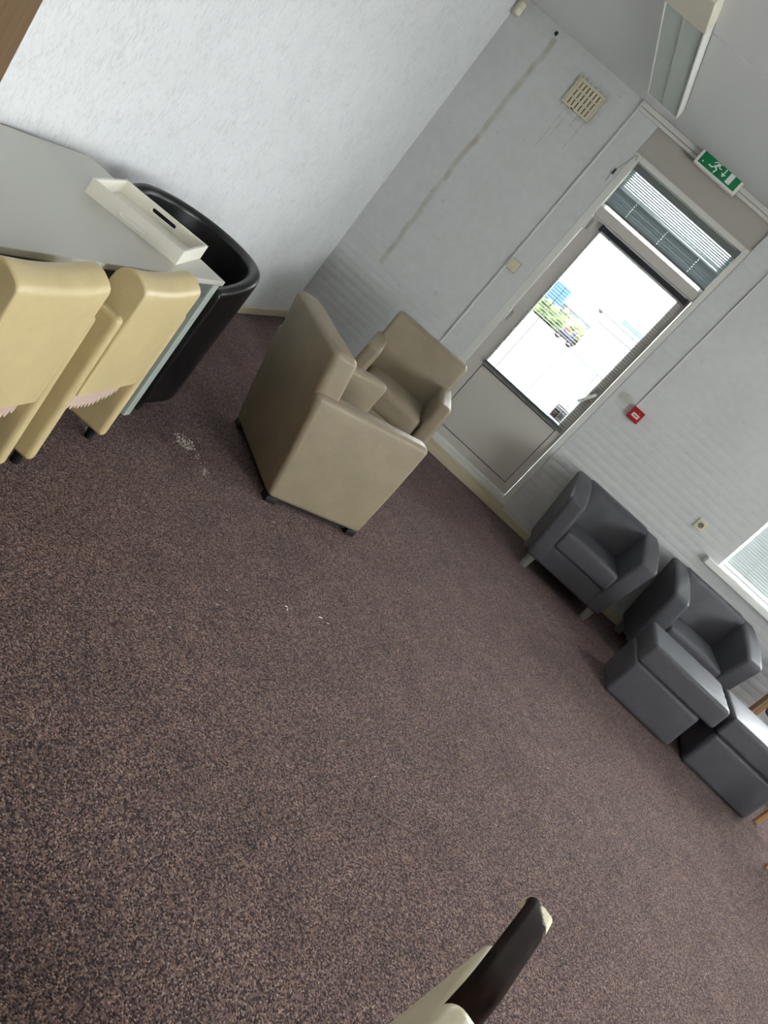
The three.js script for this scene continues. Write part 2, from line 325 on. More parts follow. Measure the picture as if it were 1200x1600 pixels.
// ---------------------------------------------------------------- windows
function windowUnit(name, w, label) {       // built along x in the plane z = 0, room towards +z, then placed by the caller
  const o = structure(name, label), { x0, x1, y0, y1 } = w, n = w.lights ?? 2, parts = [];
  const fz0 = -0.2, fz1 = -0.13, f = 0.055;
  parts.push(cbox(x0, x1, y0, y0 + f, fz0, fz1), cbox(x0, x1, y1 - f, y1, fz0, fz1), cbox(x0, x0 + f, y0 + f, y1 - f, fz0, fz1), cbox(x1 - f, x1, y0 + f, y1 - f, fz0, fz1));
  for (let i = 1; i < n; i++) { const x = x0 + (x1 - x0) * i / n; parts.push(cbox(x - 0.03, x + 0.03, y0 + f, y1 - f, fz0, fz1)); }
  meshOf('window_frame', parts, M.frame, o);
  for (let i = 0; i < n; i++) meshOf('pane', box(x0 + (x1 - x0) * i / n + 0.03, x0 + (x1 - x0) * (i + 1) / n - 0.03, y0 + f, y1 - f, -0.168, -0.163), M.glass, o);
  meshOf('window_sill', cbox(x0 - (w.sillOut ?? 0.08), x1 + 0.08, y0 - 0.045, y0 + 0.006, -0.14, 0.075, 0.005), M.white, o);
  return o;
}
windowUnit('window_1', { ...WIN1, lights: 3, sillOut: 0.105 }, 'white window with broad sill behind a slatted blind');
SIDE.forEach((s, i) => { const o = windowUnit(`window_${i + 2}`, { x0: -(s.z1 - s.z0) / 2, x1: (s.z1 - s.z0) / 2, y0: SY0, y1: SY1, lights: 3 }, 'white framed side window'); o.rotation.y = -Math.PI / 2; o.position.set(RW, 0, (s.z0 + s.z1) / 2); });

// ---------------------------------------------------------------- venetian blinds
function slatGeo(w, d = 0.025) {            // shallow curved slat, long along x
  const n = 4, P = [], I = [];
  for (let i = 0; i <= n; i++) { const t = i / n - 0.5, y = 0.0016 * (1 - 4 * t * t); P.push([-w / 2, y, t * d], [w / 2, y, t * d], [-w / 2, y - 0.0006, t * d], [w / 2, y - 0.0006, t * d]); }
  for (let i = 0; i < n; i++) { const a = i * 4, b = a + 4; I.push(a, b, b + 1, a, b + 1, a + 1, a + 2, b + 3, b + 2, a + 2, a + 3, b + 3); }
  I.push(0, 1, 3, 0, 3, 2); const e = n * 4; I.push(e, e + 3, e + 1, e, e + 2, e + 3);
  const g = new THREE.BufferGeometry(); g.setAttribute('position', new THREE.Float32BufferAttribute(P.flat(), 3)); g.setAttribute('uv', new THREE.Float32BufferAttribute(P.flatMap((q) => [q[0], q[2]]), 2)); g.setIndex(I); const q = g.toNonIndexed(); q.computeVertexNormals(); return q;
}
{
  // on the door glass: open slats, hung a little askew
  const x0 = 1.42, x1 = 2.205, w = x1 - x0, o = thing('venetian_blind', 'open slatted blind with dark head rail hanging over the glass of the outside door', 'blind', [(x0 + x1) / 2, 0.78, -0.022]);
  const H = 1.208; // rail height above the base
  meshOf('head_rail', [cbox(-w / 2, w / 2, H - 0.012, H + 0.022, -0.016, 0.016, 0.003), cbox(-w / 2 - 0.004, -w / 2 + 0.02, H - 0.02, H + 0.026, -0.018, 0.018, 0.002), cbox(w / 2 - 0.02, w / 2 + 0.004, H - 0.02, H + 0.026, -0.018, 0.018, 0.002)], M.rail, o);
  const g = slatGeo(w - 0.01), n = 54;
  for (let i = 0; i < n; i++) { const s = meshOf('slat', g, M.slatshaded, o); const y = 0.045 + (H - 0.075) * i / (n - 1); s.position.set((rnd() - 0.5) * 0.004, y, 0); s.rotation.x = 0.10 + 0.05 * rnd(); s.rotation.z = (rnd() - 0.5) * 0.002; }
  for (let i = 0; i < 4; i++) { const s = meshOf('slat', g, M.slat, o); s.position.set(0, 0.014 + i * 0.004, 0); }
  meshOf('bottom_rail', cbox(-w / 2, w / 2, -0.006, 0.010, -0.014, 0.014, 0.003), M.railgrey, o);
  for (const x of [-0.295, 0, 0.295]) meshOf('ladder_cord', [box(x - 0.0009, x + 0.0009, 0, H, 0.0125, 0.0142), box(x - 0.0009, x + 0.0009, 0, H, -0.0142, -0.0125)], M.cordgrey, o);
  meshOf('tilt_cord', tube([[0.26, H - 0.75, 0.02], [0.30, H - 0.8, 0.022], [0.33, H - 0.9, 0.02], [0.345, H - 1.0, 0.02]], 0.0012, 16, 5), M.cordgrey, o);
}
{
  // above the door: half drawn up, lower slats lying on one another
  const x0 = 1.325, x1 = 2.236, w = x1 - x0 - 0.004, o = thing('venetian_blind', 'half raised grey slatted blind over the transom window above the door', 'blind', [(x0 + x1) / 2, 2.125, -0.012]);
  meshOf('head_rail', cbox(-w / 2, w / 2, 0.262, 0.305, -0.018, 0.018, 0.003), M.railgrey, o);
  const g = slatGeo(w - 0.006), n = 9;
  for (let i = 0; i < n; i++) { const s = meshOf('slat', g, M.slat, o); s.position.set((rnd() - 0.5) * 0.003, 0.25 - i * 0.0148, 0); s.rotation.x = -0.36 - 0.015 * i + 0.05 * rnd(); s.rotation.z = (rnd() - 0.5) * 0.004; }
  // closed slats, each with the small holes its ladder cords run through
  const piece = (a, b, d0, d1) => { const q = box(a, b, -0.0004, 0.0004, d0, d1); return q; }, hw = (w - 0.006) / 2, cords = [-0.28, 0, 0.28];
  const holed = [piece(-hw, hw, -0.0125, -0.002), piece(-hw, hw, 0.0025, 0.0125)]; { let p = -hw; for (const c of [...cords, 9]) { holed.push(piece(p, c === 9 ? hw : c - 0.0018, -0.002, 0.0025)); p = c + 0.0018; } }
  const hg = merge(holed), m = 6;
  for (let i = 0; i < m; i++) { const s = meshOf('slat', hg, M.slat, o); s.position.set((rnd() - 0.5) * 0.001, 0.114 - i * 0.0188, 0.004 + (i % 2) * 0.0012); s.rotation.x = 1.22 + 0.06 * rnd(); }
  meshOf('bottom_rail', cbox(-w / 2, w / 2, -0.008, 0.008, -0.013, 0.013, 0.003), M.railgrey, o);
  for (const x of cords) meshOf('ladder_cord', [box(x - 0.0008, x + 0.0008, 0.006, 0.262, 0.0165, 0.0178), box(x - 0.0008, x + 0.0008, 0.006, 0.262, -0.0178, -0.0165)], M.cordwhite, o);
}
{
  // in the big window
  const x0 = WIN1.x0 + 0.035, x1 = WIN1.x0 + 1.0, w = x1 - x0, o = thing('venetian_blind', 'pale slatted blind lowered in the window over the grey armchairs', 'blind', [(x0 + x1) / 2, WIN1.y0 + 0.02, -0.06]);
  const H = WIN1.y1 - WIN1.y0 - 0.06;
  meshOf('head_rail', cbox(-w / 2, w / 2, H, H + 0.035, -0.018, 0.018, 0.003), M.slatlight, o);
  const g = slatGeo(w), n = 72;
  for (let i = 0; i < n; i++) { const s = meshOf('slat', g, M.slatlight, o); s.position.set((rnd() - 0.5) * 0.003, 0.05 + (H - 0.07) * i / (n - 1), 0); s.rotation.x = 1.40 + 0.03 * rnd(); }
  for (let i = 0; i < 4; i++) { const s = meshOf('slat', g, M.slatlight, o); s.position.set(0, 0.018 + i * 0.006, 0); }
  meshOf('bottom_rail', cbox(-w / 2, w / 2, 0, 0.014, -0.013, 0.013, 0.003), M.slatlight, o);
  for (const x of [-w / 2 + 0.16, 0, w / 2 - 0.16]) meshOf('ladder_cord', box(x - 0.003, x + 0.003, 0, H, 0.0125, 0.014), M.cordwhite, o);
}
// sticker on the door glass
{
  const t = canvasTex(128, 128, (c, w, h) => {
    c.fillStyle = '#f2f2ee'; c.fillRect(0, 0, w, h);
    c.fillStyle = '#2c2a2c'; c.fillRect(10, 40, 56, 78); c.fillStyle = '#a87a62'; c.beginPath(); c.ellipse(34, 78, 15, 24, 0.1, 0, 7); c.fill(); c.fillStyle = '#6c4c40'; c.fillRect(20, 100, 34, 18); c.fillStyle = '#54565a'; c.beginPath(); c.ellipse(36, 52, 20, 13, 0, 0, 7); c.fill();
    c.fillStyle = '#4a4c4e'; c.fillRect(74, 34, 11, 68); c.fillRect(90, 52, 9, 50); c.fillRect(104, 52, 9, 50); c.fillRect(104, 32, 9, 10); c.fillRect(76, 20, 22, 6);
    c.fillStyle = '#777'; for (let i = 0; i < 4; i++) c.fillRect(74, 108 + i * 4, 40 - i * 4, 2);
  });
  tag(meshOf('window_sticker', (() => { const g = new THREE.BoxGeometry(0.105, 0.105, 0.001); g.translate(2.098, 0.868, -0.067); return g; })(), std({ map: t, roughness: 0.7 })), 'small printed sticker with a portrait in the bottom corner of the door glass', 'sticker');
}
// ---------------------------------------------------------------- small fittings on the back wall
{
  const s = thing('light_switch', 'small square yellowed switch beside the door', 'switch', [1.127, 1.424, 0]);
  meshOf('base', cbox(-0.04, 0.04, -0.04, 0.04, 0, 0.03, 0.006), M.plastic, s);
  meshOf('rocker', cbox(-0.024, 0.024, -0.024, 0.024, 0.028, 0.036, 0.004), M.plastic, s);
  meshOf('dark_rim', cbox(-0.042, 0.042, -0.042, 0.042, 0, 0.008, 0.002), M.plasticdark, s);  // thin dark plate slightly wider than the switch base
}
{
  const s = thing('wall_socket', 'single round yellowed power socket on the white bricks beside the window', 'socket', [3.388, 0.968, 0]);
  meshOf('plate', cbox(-0.04, 0.04, -0.04, 0.04, 0, 0.014, 0.005), M.plastic, s);
  const L = new THREE.LatheGeometry([[0.0001, 0.004], [0.02, 0.004], [0.021, 0.016], [0.025, 0.016], [0.026, 0.01]].map((q) => new THREE.Vector2(...q)), 24); L.rotateX(Math.PI / 2);
  meshOf('rim', L, M.plastic, s);
  const d = cyl(0.0205, 0.0205, 0.002, 24); d.rotateX(Math.PI / 2); d.translate(0, 0, 0.0145); meshOf('well', d, M.plasticdark, s);
  for (const x of [-0.0095, 0.0095]) { const c = cyl(0.003, 0.003, 0.002, 10); c.rotateX(Math.PI / 2); c.translate(x, 0, 0.016); meshOf('hole', c, M.black, s); }
}
{
  const s = thing('fire_call_point', 'red fire alarm call point on the white brick wall beside the door', 'fire alarm', [2.499, 1.228, 0]);
  meshOf('housing', cbox(-0.047, 0.047, -0.047, 0.047, 0, 0.045, 0.005), M.red, s);
  const t = canvasTex(128, 64, (c, w, h) => { c.fillStyle = '#e8dcd8'; c.fillRect(0, 0, w, h); c.fillStyle = '#333'; c.fillRect(26, 24, 76, 8); c.fillRect(34, 36, 60, 6); });
  const g = new THREE.BoxGeometry(0.056, 0.03, 0.002); g.translate(0, -0.004, 0.046); meshOf('break_pane', g, std({ map: t, roughness: 0.2 }), s);
  const c = cyl(0.004, 0.004, 0.004, 12); c.rotateX(Math.PI / 2); c.translate(0.012, 0.027, 0.046); meshOf('indicator', c, std({ color: '#e88', roughness: 0.3 }), s);
}
// painted-over conduits
tag(meshOf('cable_conduit', [(() => { const g = cyl(0.0065, 0.0065, 1.36, 12); g.translate(2.462, 1.275 + 0.68 + 0.0, 0.004); return g; })()], M.frame), 'thin painted conduit running up from the red call point', 'conduit');
tag(meshOf('cable_conduit', [cbox(1.078, 1.094, 0.06, 2.668, -0.002, 0.012, 0.004)], M.frame), 'flat painted cable duct running up the wall beside the square switch', 'conduit');
{
  const v = thing('air_vent', 'yellowed square plastic ventilation grille high on the wall', 'vent', [0.765, 2.5, 0]);
  const w = 0.117, h = 0.092; meshOf('back_plate', box(-w, w, -h, h, 0, 0.004), M.plasticdark, v);
  const f = []; f.push(cbox(-w, w, h - 0.016, h, 0, 0.016), cbox(-w, w, -h, -h + 0.016, 0, 0.016), cbox(-w, -w + 0.014, -h, h, 0, 0.016), cbox(w - 0.014, w, -h, h, 0, 0.016)); meshOf('surround', f, M.plastic, v);
  for (let i = 0; i < 7; i++) meshOf('louvre', cbox(-0.091 + i * 0.0303 - 0.0105, -0.091 + i * 0.0303 + 0.0105, -h + 0.014, h - 0.014, 0.003, 0.011, 0.002), M.plastic, v);
  for (const y of [-0.027, 0.027]) meshOf('crossbar', cbox(-w + 0.01, w - 0.01, y - 0.005, y + 0.005, 0.006, 0.013, 0.002), M.plastic, v);
  meshOf('pull_cord', cbox(-0.035, -0.012, -h + 0.002, -h + 0.008, 0.015, 0.018, 0.001), M.black, v);
}
{
  const s = thing('motion_detector', 'small yellowed detector in the corner under the ceiling', 'detector', [0.035, 2.70, 0.035], Math.PI / 4);
  meshOf('bracket', cbox(-0.012, 0.012, -0.02, 0.028, -0.03, 0.0, 0.003), M.plastic, s);
  meshOf('housing', softBox(0.058, 0.1, 0.05, 0.022, (v) => { v.y -= 0.055; v.z += 0.02 + 0.2 * v.y * 0.3; }), M.plastic, s);
  meshOf('lens', softBox(0.046, 0.05, 0.02, 0.009, (v) => { v.y -= 0.072; v.z += 0.036; }), M.offwhite, s);
}
tag(meshOf('wall_hook', [tube([[0.335, 2.688, -0.002], [0.335, 2.688, 0.016], [0.345, 2.68, 0.02], [0.345, 2.668, 0.014]], 0.004, 12, 6), (() => { const g = cyl(0.012, 0.014, 0.005, 10); g.rotateX(Math.PI / 2); g.translate(0.335, 2.688, 0.002); return g; })()], M.black), 'little black hook and hole in the wall just under the ceiling', 'hook');
{
  const s = thing('blind_cleat', 'bent wire catch with dark bracket on the wall by the top of the door', 'catch', [1.235, 2.30, 0]);
  meshOf('bracket', cbox(-0.008, 0.008, -0.02, 0.02, 0, 0.012, 0.002), M.dark, s);
  meshOf('wire', tube([[0, -0.075, 0.004], [-0.006, -0.03, 0.012], [0.004, 0.02, 0.014], [0.028, 0.10, 0.014], [0.05, 0.165, 0.012], [0.062, 0.135, 0.0]], 0.0018, 30, 5), M.cordgrey, s);
}
// exit sign
{
  const s = thing('exit_sign', 'green and white emergency exit sign with running figure over the door', 'exit sign', [1.765, 2.705, 0.02]);
  const W = 0.345, H = 0.135;
  meshOf('housing', cbox(-W / 2, W / 2, -H / 2, H / 2, 0, 0.06, 0.008), M.white, s);
  const t = canvasTex(640, 240, (c, w, h) => {
    c.fillStyle = '#0b7a4b'; c.fillRect(0, 0, w, h); c.fillStyle = '#e6f2ea'; c.strokeStyle = '#e6f2ea'; c.lineCap = 'round'; c.lineJoin = 'round';
    const L = (pts, k) => { c.lineWidth = k; c.beginPath(); pts.forEach((q, i) => i ? c.lineTo(...q) : c.moveTo(...q)); c.stroke(); };
    c.beginPath(); c.arc(292, 52, 19, 0, 7); c.fill();
    L([[270, 84], [232, 138]], 34); L([[266, 82], [222, 72], [196, 104]], 15); L([[272, 86], [296, 122], [326, 116]], 15);
    L([[236, 136], [276, 164], [262, 216]], 20); L([[228, 142], [196, 176], [150, 172]], 20);
    L([[390, 66], [390, 160]], 16); c.beginPath(); c.moveTo(352, 142); c.lineTo(428, 142); c.lineTo(390, 194); c.fill();
    c.fillRect(462, 28, 76, 186);
    c.fillStyle = '#cfe0d4'; for (const [x, y] of [[54, 44], [54, 190]]) { c.beginPath(); c.arc(x, y, 14, 0, 7); c.fill(); }
  });
  const g = new THREE.BoxGeometry(W - 0.042, H - 0.034, 0.003); g.translate(0, 0, 0.0605); meshOf('legend_plate', g, std({ map: t, roughness: 0.35 }), s);
}
// ceiling light, switched off
{
  const s = thing('ceiling_light', 'long white louvred fluorescent light on the ceiling, switched off', 'ceiling light', [1.2575, RH, 1.31]);
  const w = 0.118, h = 0.07, z0 = -0.83, z1 = 0.83, e = 0.51;
  meshOf('housing', [cbox(-w, -w + 0.01, -h, 0, z0, z1), cbox(w - 0.01, w, -h, 0, z0, z1), cbox(-w, w, -0.012, 0, z0, z1), cbox(-w, w, -h, 0, z0, z0 + 0.012)], M.white, s);
  meshOf('end_cover', cbox(-w - 0.003, w + 0.003, -h - 0.003, 0, e, z1 + 0.003, 0.004), std({ color: '#dad6c2', roughness: 0.45 }), s);
  for (const x of [-0.055, 0.055]) meshOf('reflector', box(x - 0.048, x + 0.048, -0.016, -0.012, z0 + 0.012, e), M.white, s);
  const lou = std({ color: '#c6cec8', roughness: 0.4 });
  meshOf('centre_rib', box(-0.006, 0.006, -h + 0.002, -0.014, z0 + 0.012, e), lou, s);
  const g = box(-0.048, 0.048, -h + 0.002, -0.02, -0.0012, 0.0012);
  for (const x of [-0.055, 0.055]) for (let z = z0 + 0.02; z < e; z += 0.0205) { const m = meshOf('louvre', g, lou, s); m.position.set(x, 0, z); }
  for (const x of [-0.055, 0.055]) { const c = cyl(0.013, 0.013, e - z0 - 0.06, 14); c.rotateX(Math.PI / 2); c.translate(x, -0.034, (z0 + e) / 2); meshOf('tube', c, M.offwhite, s); }
}
// ---------------------------------------------------------------- table, tray
{
  const t = thing('table', 'plain grey laminate table standing against the white wallpapered wall', 'table', [0.40, 0, 3.60]);
  const L = 1.45, z0 = 3.0 - 3.6, z1 = z0 + L, x0 = -0.365, x1 = 0.365;
  meshOf('tabletop', cbox(x0, x1, 0.668, 0.69, z0, z1, 0.003), M.tabletop, t);
  meshOf('apron', [box(x1 - 0.035, x1 - 0.015, 0.60, 0.668, z0 + 0.05, z1 - 0.05), box(x0 + 0.015, x0 + 0.035, 0.60, 0.668, z0 + 0.05, z1 - 0.05)], M.railgrey, t);
  for (const [x, z] of [[x1 - 0.03, z0 + 0.03], [x0 + 0.03, z0 + 0.03], [x1 - 0.03, z1 - 0.03], [x0 + 0.03, z1 - 0.03]]) meshOf('leg', cbox(x - 0.022, x + 0.022, 0, 0.668, z - 0.022, z + 0.022, 0.003), M.tableleg, t);
}
{
  const W = 0.37, D = 0.30, H = 0.055, tk = 0.008;
  const t = thing('serving_tray', 'empty off white serving tray with slotted sides on the grey table', 'tray', [0.487, 0.69, 3.19], 0.27);
  meshOf('tray_bottom', cbox(-W / 2, W / 2, 0.001, 0.008, -D / 2, D / 2, 0.002), M.offwhite, t);
  const slot = (y) => { const q = []; for (let i = 0; i <= 8; i++) { const a = -Math.PI / 2 + Math.PI * i / 8; q.push([0.045 + 0.009 * Math.cos(a), y + 0.009 * Math.sin(a)]); } for (let i = 0; i <= 8; i++) { const a = Math.PI / 2 + Math.PI * i / 8; q.push([-0.045 + 0.009 * Math.cos(a), y + 0.009 * Math.sin(a)]); } return q; };
  for (const z of [-D / 2, D / 2 - tk]) { const g = extrude([[-W / 2, 0], [W / 2, 0], [W / 2, H], [-W / 2, H]], tk, 0.001, [slot(z < 0 ? 0.032 : 0.02)]); g.translate(0, 0, z); meshOf('side', g, M.offwhite, t); }
  for (const x of [-W / 2, W / 2 - tk]) { const g = extrude([[-D / 2 + tk, 0], [D / 2 - tk, 0], [D / 2 - tk, H], [-D / 2 + tk, H]], tk, 0.001); g.rotateY(Math.PI / 2); g.translate(x, 0, 0); meshOf('end', g, M.offwhite, t); }
}
// ---------------------------------------------------------------- yellow dining chairs, pushed in under the table
function diningChair(label) {
  const t = thing('dining_chair', label, 'dining chair', [0, 0, 0], 0, 'yellow dining chairs at the grey table');
  const W = 0.46, th = 0.042;
  for (const s of [-1, 1]) meshOf('side_panel', softBox(th, 0.57, 0.44, 0.02, (v) => { v.x += s * (W / 2 - th / 2); v.y += 0.325; v.z += -0.005; }), M.yellow, t);
  meshOf('seat', softBox(W - 2 * th, 0.11, 0.43, 0.03, (v) => { v.y += 0.385; v.z += 0.0; }), M.yellow, t);
  // backrest: one rounded section (seen from the side) carried across the width
  const prof = [[-0.218, 0.31], [-0.222, 0.5], [-0.226, 0.685], [-0.2255, 0.697], [-0.222, 0.706], [-0.214, 0.714], [-0.20, 0.723], [-0.185, 0.730], [-0.17, 0.733], [-0.155, 0.731], [-0.142, 0.724], [-0.131, 0.712], [-0.124, 0.695], [-0.120, 0.67], [-0.118, 0.5], [-0.118, 0.31]];
  const bg = new THREE.ExtrudeGeometry(new THREE.Shape(prof.map((q) => new THREE.Vector2(...q))), { depth: 0.36, bevelEnabled: true, bevelSize: 0.006, bevelThickness: 0.007, bevelSegments: 3, steps: 24, curveSegments: 4 });
  bg.translate(0, 0, -0.18); bg.rotateY(-Math.PI / 2);
  { const p = bg.attributes.position, uv = []; for (let i = 0; i < p.count; i++) { const x = p.getX(i), y = p.getY(i), z = p.getZ(i); uv.push(x, y); p.setXYZ(i, -x * (1 + 0.12 * (y - 0.55)), y - (y > 0.6 ? 0.016 * Math.cos(x / 0.19 * Math.PI / 2) * (y - 0.6) / 0.15 : 0), -z === 0 ? z : z); } bg.setAttribute('uv', new THREE.Float32BufferAttribute(uv, 2)); }
  if (bg.boundingBox === null) bg.computeBoundingBox(); 
  meshOf('backrest', creased(bg, 0.7), M.yellow, t);
  for (const x of [-1, 1]) for (const z of [-0.18, 0.18]) { const g = cyl(0.017, 0.015, 0.042, 14); g.translate(x * (W / 2 - th / 2 - 0.002), 0.021, z); meshOf('glide', g, M.black, t); }
  return t;
}
function place(o, x, z, turn) { o.position.set(x, 0, z); o.rotation.set(0, turn, 0); return o; }
const dc = diningChair('yellow leather dining chair tucked under the grey table next to the black chair');
place(dc, 0.672, 3.585, -Math.PI / 2 + 0.10);
const dc2 = dc.clone(); dc2.name = numbered('dining_chair'); scene.add(dc2); dc2.userData = { ...dc.userData, label: 'yellow leather dining chair tucked in along the grey table, farther from the black chair' };
place(dc2, 0.705, 4.12, -Math.PI / 2 + 0.08);
function seatPad(chair, label) {
  const o = thing('seat_cover', label, 'seat cover', [chair.position.x, 0.4405, chair.position.z], chair === dc ? -Math.PI / 2 + 0.10 : -Math.PI / 2 + 0.08, 'lace seat covers on the yellow chairs');
  meshOf('pad', softBox(0.35, 0.012, 0.36, 0.005, (v) => { v.z -= 0.03; v.y += 0.006; }), M.pink, o);
  // lace edge that hangs down behind under the backrest
  const pts = [[-0.17, 0]], n = 15; for (let i = 0; i <= n; i++) { const x = -0.17 + 0.34 * i / n, d = -0.180 - 0.035 * Math.sin(i / n * Math.PI) - 0.008 * hash(i, 4, 9); pts.push([x, d], [x + 0.007, d - 0.009 - 0.006 * hash(i, 2, 9)], [x + 0.015, d - 0.006], [x + 0.018, d + 0.006]); } pts.push([0.186, 0]);
  const g = extrude(pts, 0.004, 0); g.translate(-0.008, -0.02, -0.185); meshOf('lace_edge', g, M.pink, o);
}
seatPad(dc, 'pinkish lace seat cover showing under the back of the yellow chair beside the black chair');
seatPad(dc2, 'pinkish lace seat cover on the yellow chair farther from the black chair');

// ---------------------------------------------------------------- black tub chair at the end of the table
{
  const t = thing('tub_chair', 'black leather tub chair between the table end and the white wall', 'armchair', [0.455, 0, 2.80], 0);
  // wall of the tub: a U in plan, swept with rounded rim
  const R = 0.268, th = 0.058, front = 0.16, path = [];
  for (let i = 0; i <= 6; i++) path.push([R, front - (front + 0.02) * i / 6]);
  for (let i = 1; i < 24; i++) { const a = Math.PI * i / 24; path.push([R * Math.cos(a), -0.02 - (R + 0.03) * Math.sin(a)]); }
  for (let i = 0; i <= 6; i++) path.push([-R, -0.02 + (front + 0.02) * i / 6]);
  const sect = []; const y0 = 0.045;   // section: outward offset, height fraction
  for (let i = 0; i <= 8; i++) sect.push([th / 2, i / 8]);
  for (let i = 1; i < 10; i++) { const a = Math.PI * i / 10; sect.push([th / 2 * Math.cos(a), 1 + 0.5 * th * Math.sin(a)]); }
  for (let i = 8; i >= 0; i--) sect.push([-th / 2, i / 8]);
  const P = [], I = [], N = path.length, K = sect.length;
  path.forEach((q, i) => {
    const a = path[Math.max(0, i - 1)], b = path[Math.min(N - 1, i + 1)], tx = b[0] - a[0], tz = b[1] - a[1], l = Math.hypot(tx, tz), nx = -tz / l, nz = tx / l;
    const back = q[0] < 0 ? THREE.MathUtils.smoothstep(front - q[1], -0.12, 0.16) : THREE.MathUtils.smoothstep(front - q[1], 0.0, 0.42), top = 0.605 + 0.085 * back;
    const sgn = (nx * q[0] + nz * (q[1] + 0.02)) >= 0 ? 1 : -1;
    sect.forEach(([o, f]) => { const y = f <= 1 ? y0 + (top - y0) * f : top + (f - 1) * 1.0, flare = 0.012 * (f - 0.5); P.push(q[0] + sgn * nx * (o + flare), y, q[1] + sgn * nz * (o + flare)); });
  });
  for (let i = 0; i < N - 1; i++) for (let k = 0; k < K; k++) { const a = i * K + k, b = i * K + (k + 1) % K, c = a + K, d = b + K; I.push(a, c, b, b, c, d); }
  const cap = (i, flip) => { for (let k = 0; k < K / 2 - 1; k++) { const a = i * K + k, b = i * K + k + 1, c = i * K + K - 1 - k, d = i * K + K - 2 - k; flip ? I.push(a, c, b, b, c, d) : I.push(a, b, c, b, d, c); } };
  cap(0, false); cap(N - 1, true);
  let g = new THREE.BufferGeometry(); g.setAttribute('position', new THREE.Float32BufferAttribute(P, 3)); g.setAttribute('uv', new THREE.Float32BufferAttribute(P.flatMap((v, j) => j % 3 ? [] : [P[j] + P[j + 2], P[j + 1]]), 2)); g.setIndex(I);
  // check orientation
  g.computeVertexNormals(); { const nx = g.attributes.normal.getX(K * 3 + 4); if (nx < 0) { const ix = g.index.array; for (let q = 0; q < ix.length; q += 3) { const s = ix[q]; ix[q] = ix[q + 1]; ix[q + 1] = s; } g.computeVertexNormals(); } }
  meshOf('shell', g, M.blackhide, t);
  meshOf('seat', softBox(2 * R - th - 0.004, 0.15, 0.40, 0.05, (v) => { v.y += 0.36; v.z -= 0.02; }), M.blackhide, t);
  meshOf('seat_base', softBox(2 * R - th - 0.004, 0.24, 0.38, 0.015, (v) => { v.y += 0.165; v.z -= 0.02; }), M.blackhide, t);
  for (const [x, z] of [[R, 0.12], [-R, 0.12], [0.16, -0.22], [-0.16, -0.22]]) { const c = cyl(0.018, 0.016, 0.046, 12); c.translate(x, 0.023, z); meshOf('glide', c, M.black, t); }
}
// ---------------------------------------------------------------- tan armchairs
function tanChair(label) {
  const t = thing('armchair', label, 'armchair', [0, 0, 0], 0, 'tan leather armchairs by the door');
  const W = 0.645, D = 0.56, th = 0.095, y0 = 0.03, ah = 0.565, lean = 0.225;
  const sheer = (v, k = 1) => { v.z -= lean * (v.y - y0) * k; };
  for (const s of [-1, 1]) meshOf('arm', softBox(th, ah - y0, D, 0.028, (v, S) => {
    v.y += (ah + y0) / 2; const rear = (S[2] - v.z) / (2 * S[2]); v.x += s * (W / 2 - th / 2); v.y += 0.02 * (1 - rear) * (v.y / ah); sheer(v, rear);
    v.x += s * 0.006 * Math.sin((v.y - y0) / ah * Math.PI);
  }, 14), M.tan, t);
  meshOf('backrest', softBox(W - 0.05, 0.755 - y0, 0.135, 0.032, (v, S) => {
    v.y += (0.755 + y0) / 2; const up = THREE.MathUtils.smoothstep(v.y, 0.5, 0.6);
    if (v.y < 0.55) v.x *= 0.96;
    v.z += -D / 2 + 0.135 / 2 - 0.004; sheer(v);
    v.z += 0.006 * Math.sin(v.x * 9) * up;
  }, 14), M.tan, t);
  meshOf('seat', softBox(W - 2 * th, 0.15, D - 0.10, 0.045, (v, S) => { v.y += 0.012 * (1 - (v.x / S[0]) ** 2) * (v.y > 0 ? 1 : 0); v.y += 0.335; v.z += 0.035; v.y += 0.03 * (v.z + 0.05); }), M.tan, t);
  meshOf('seat_front', softBox(W - 2 * th + 0.004, 0.22, D - 0.12, 0.02, (v) => { v.y += 0.165; v.z += 0.02; }), M.tan, t);
  for (const x of [-1, 1]) for (const z of [-1, 1]) { const g = cbox(-0.03, 0.03, 0, 0.032, -0.03, 0.03, 0.004); g.translate(x * (W / 2 - 0.038), 0, z * (D / 2 - 0.036)); meshOf('foot', g, M.black, t); }
  meshOf('underside', box(-W / 2 + 0.03, W / 2 - 0.03, 0.014, 0.04, -D / 2 + 0.02, D / 2 - 0.02), M.black, t);
  return t;
}
const t1 = tanChair('tan leather armchair turned away, its creased back towards the dining table');
place(t1, 1.318, 2.306, 2.385);
const t2 = t1.clone(); t2.name = numbered('armchair'); scene.add(t2); t2.userData = { ...t1.userData, label: 'tan leather armchair with its seat in view, standing against the wall by the door' };
place(t2, 1.232, 1.05, 0.222);

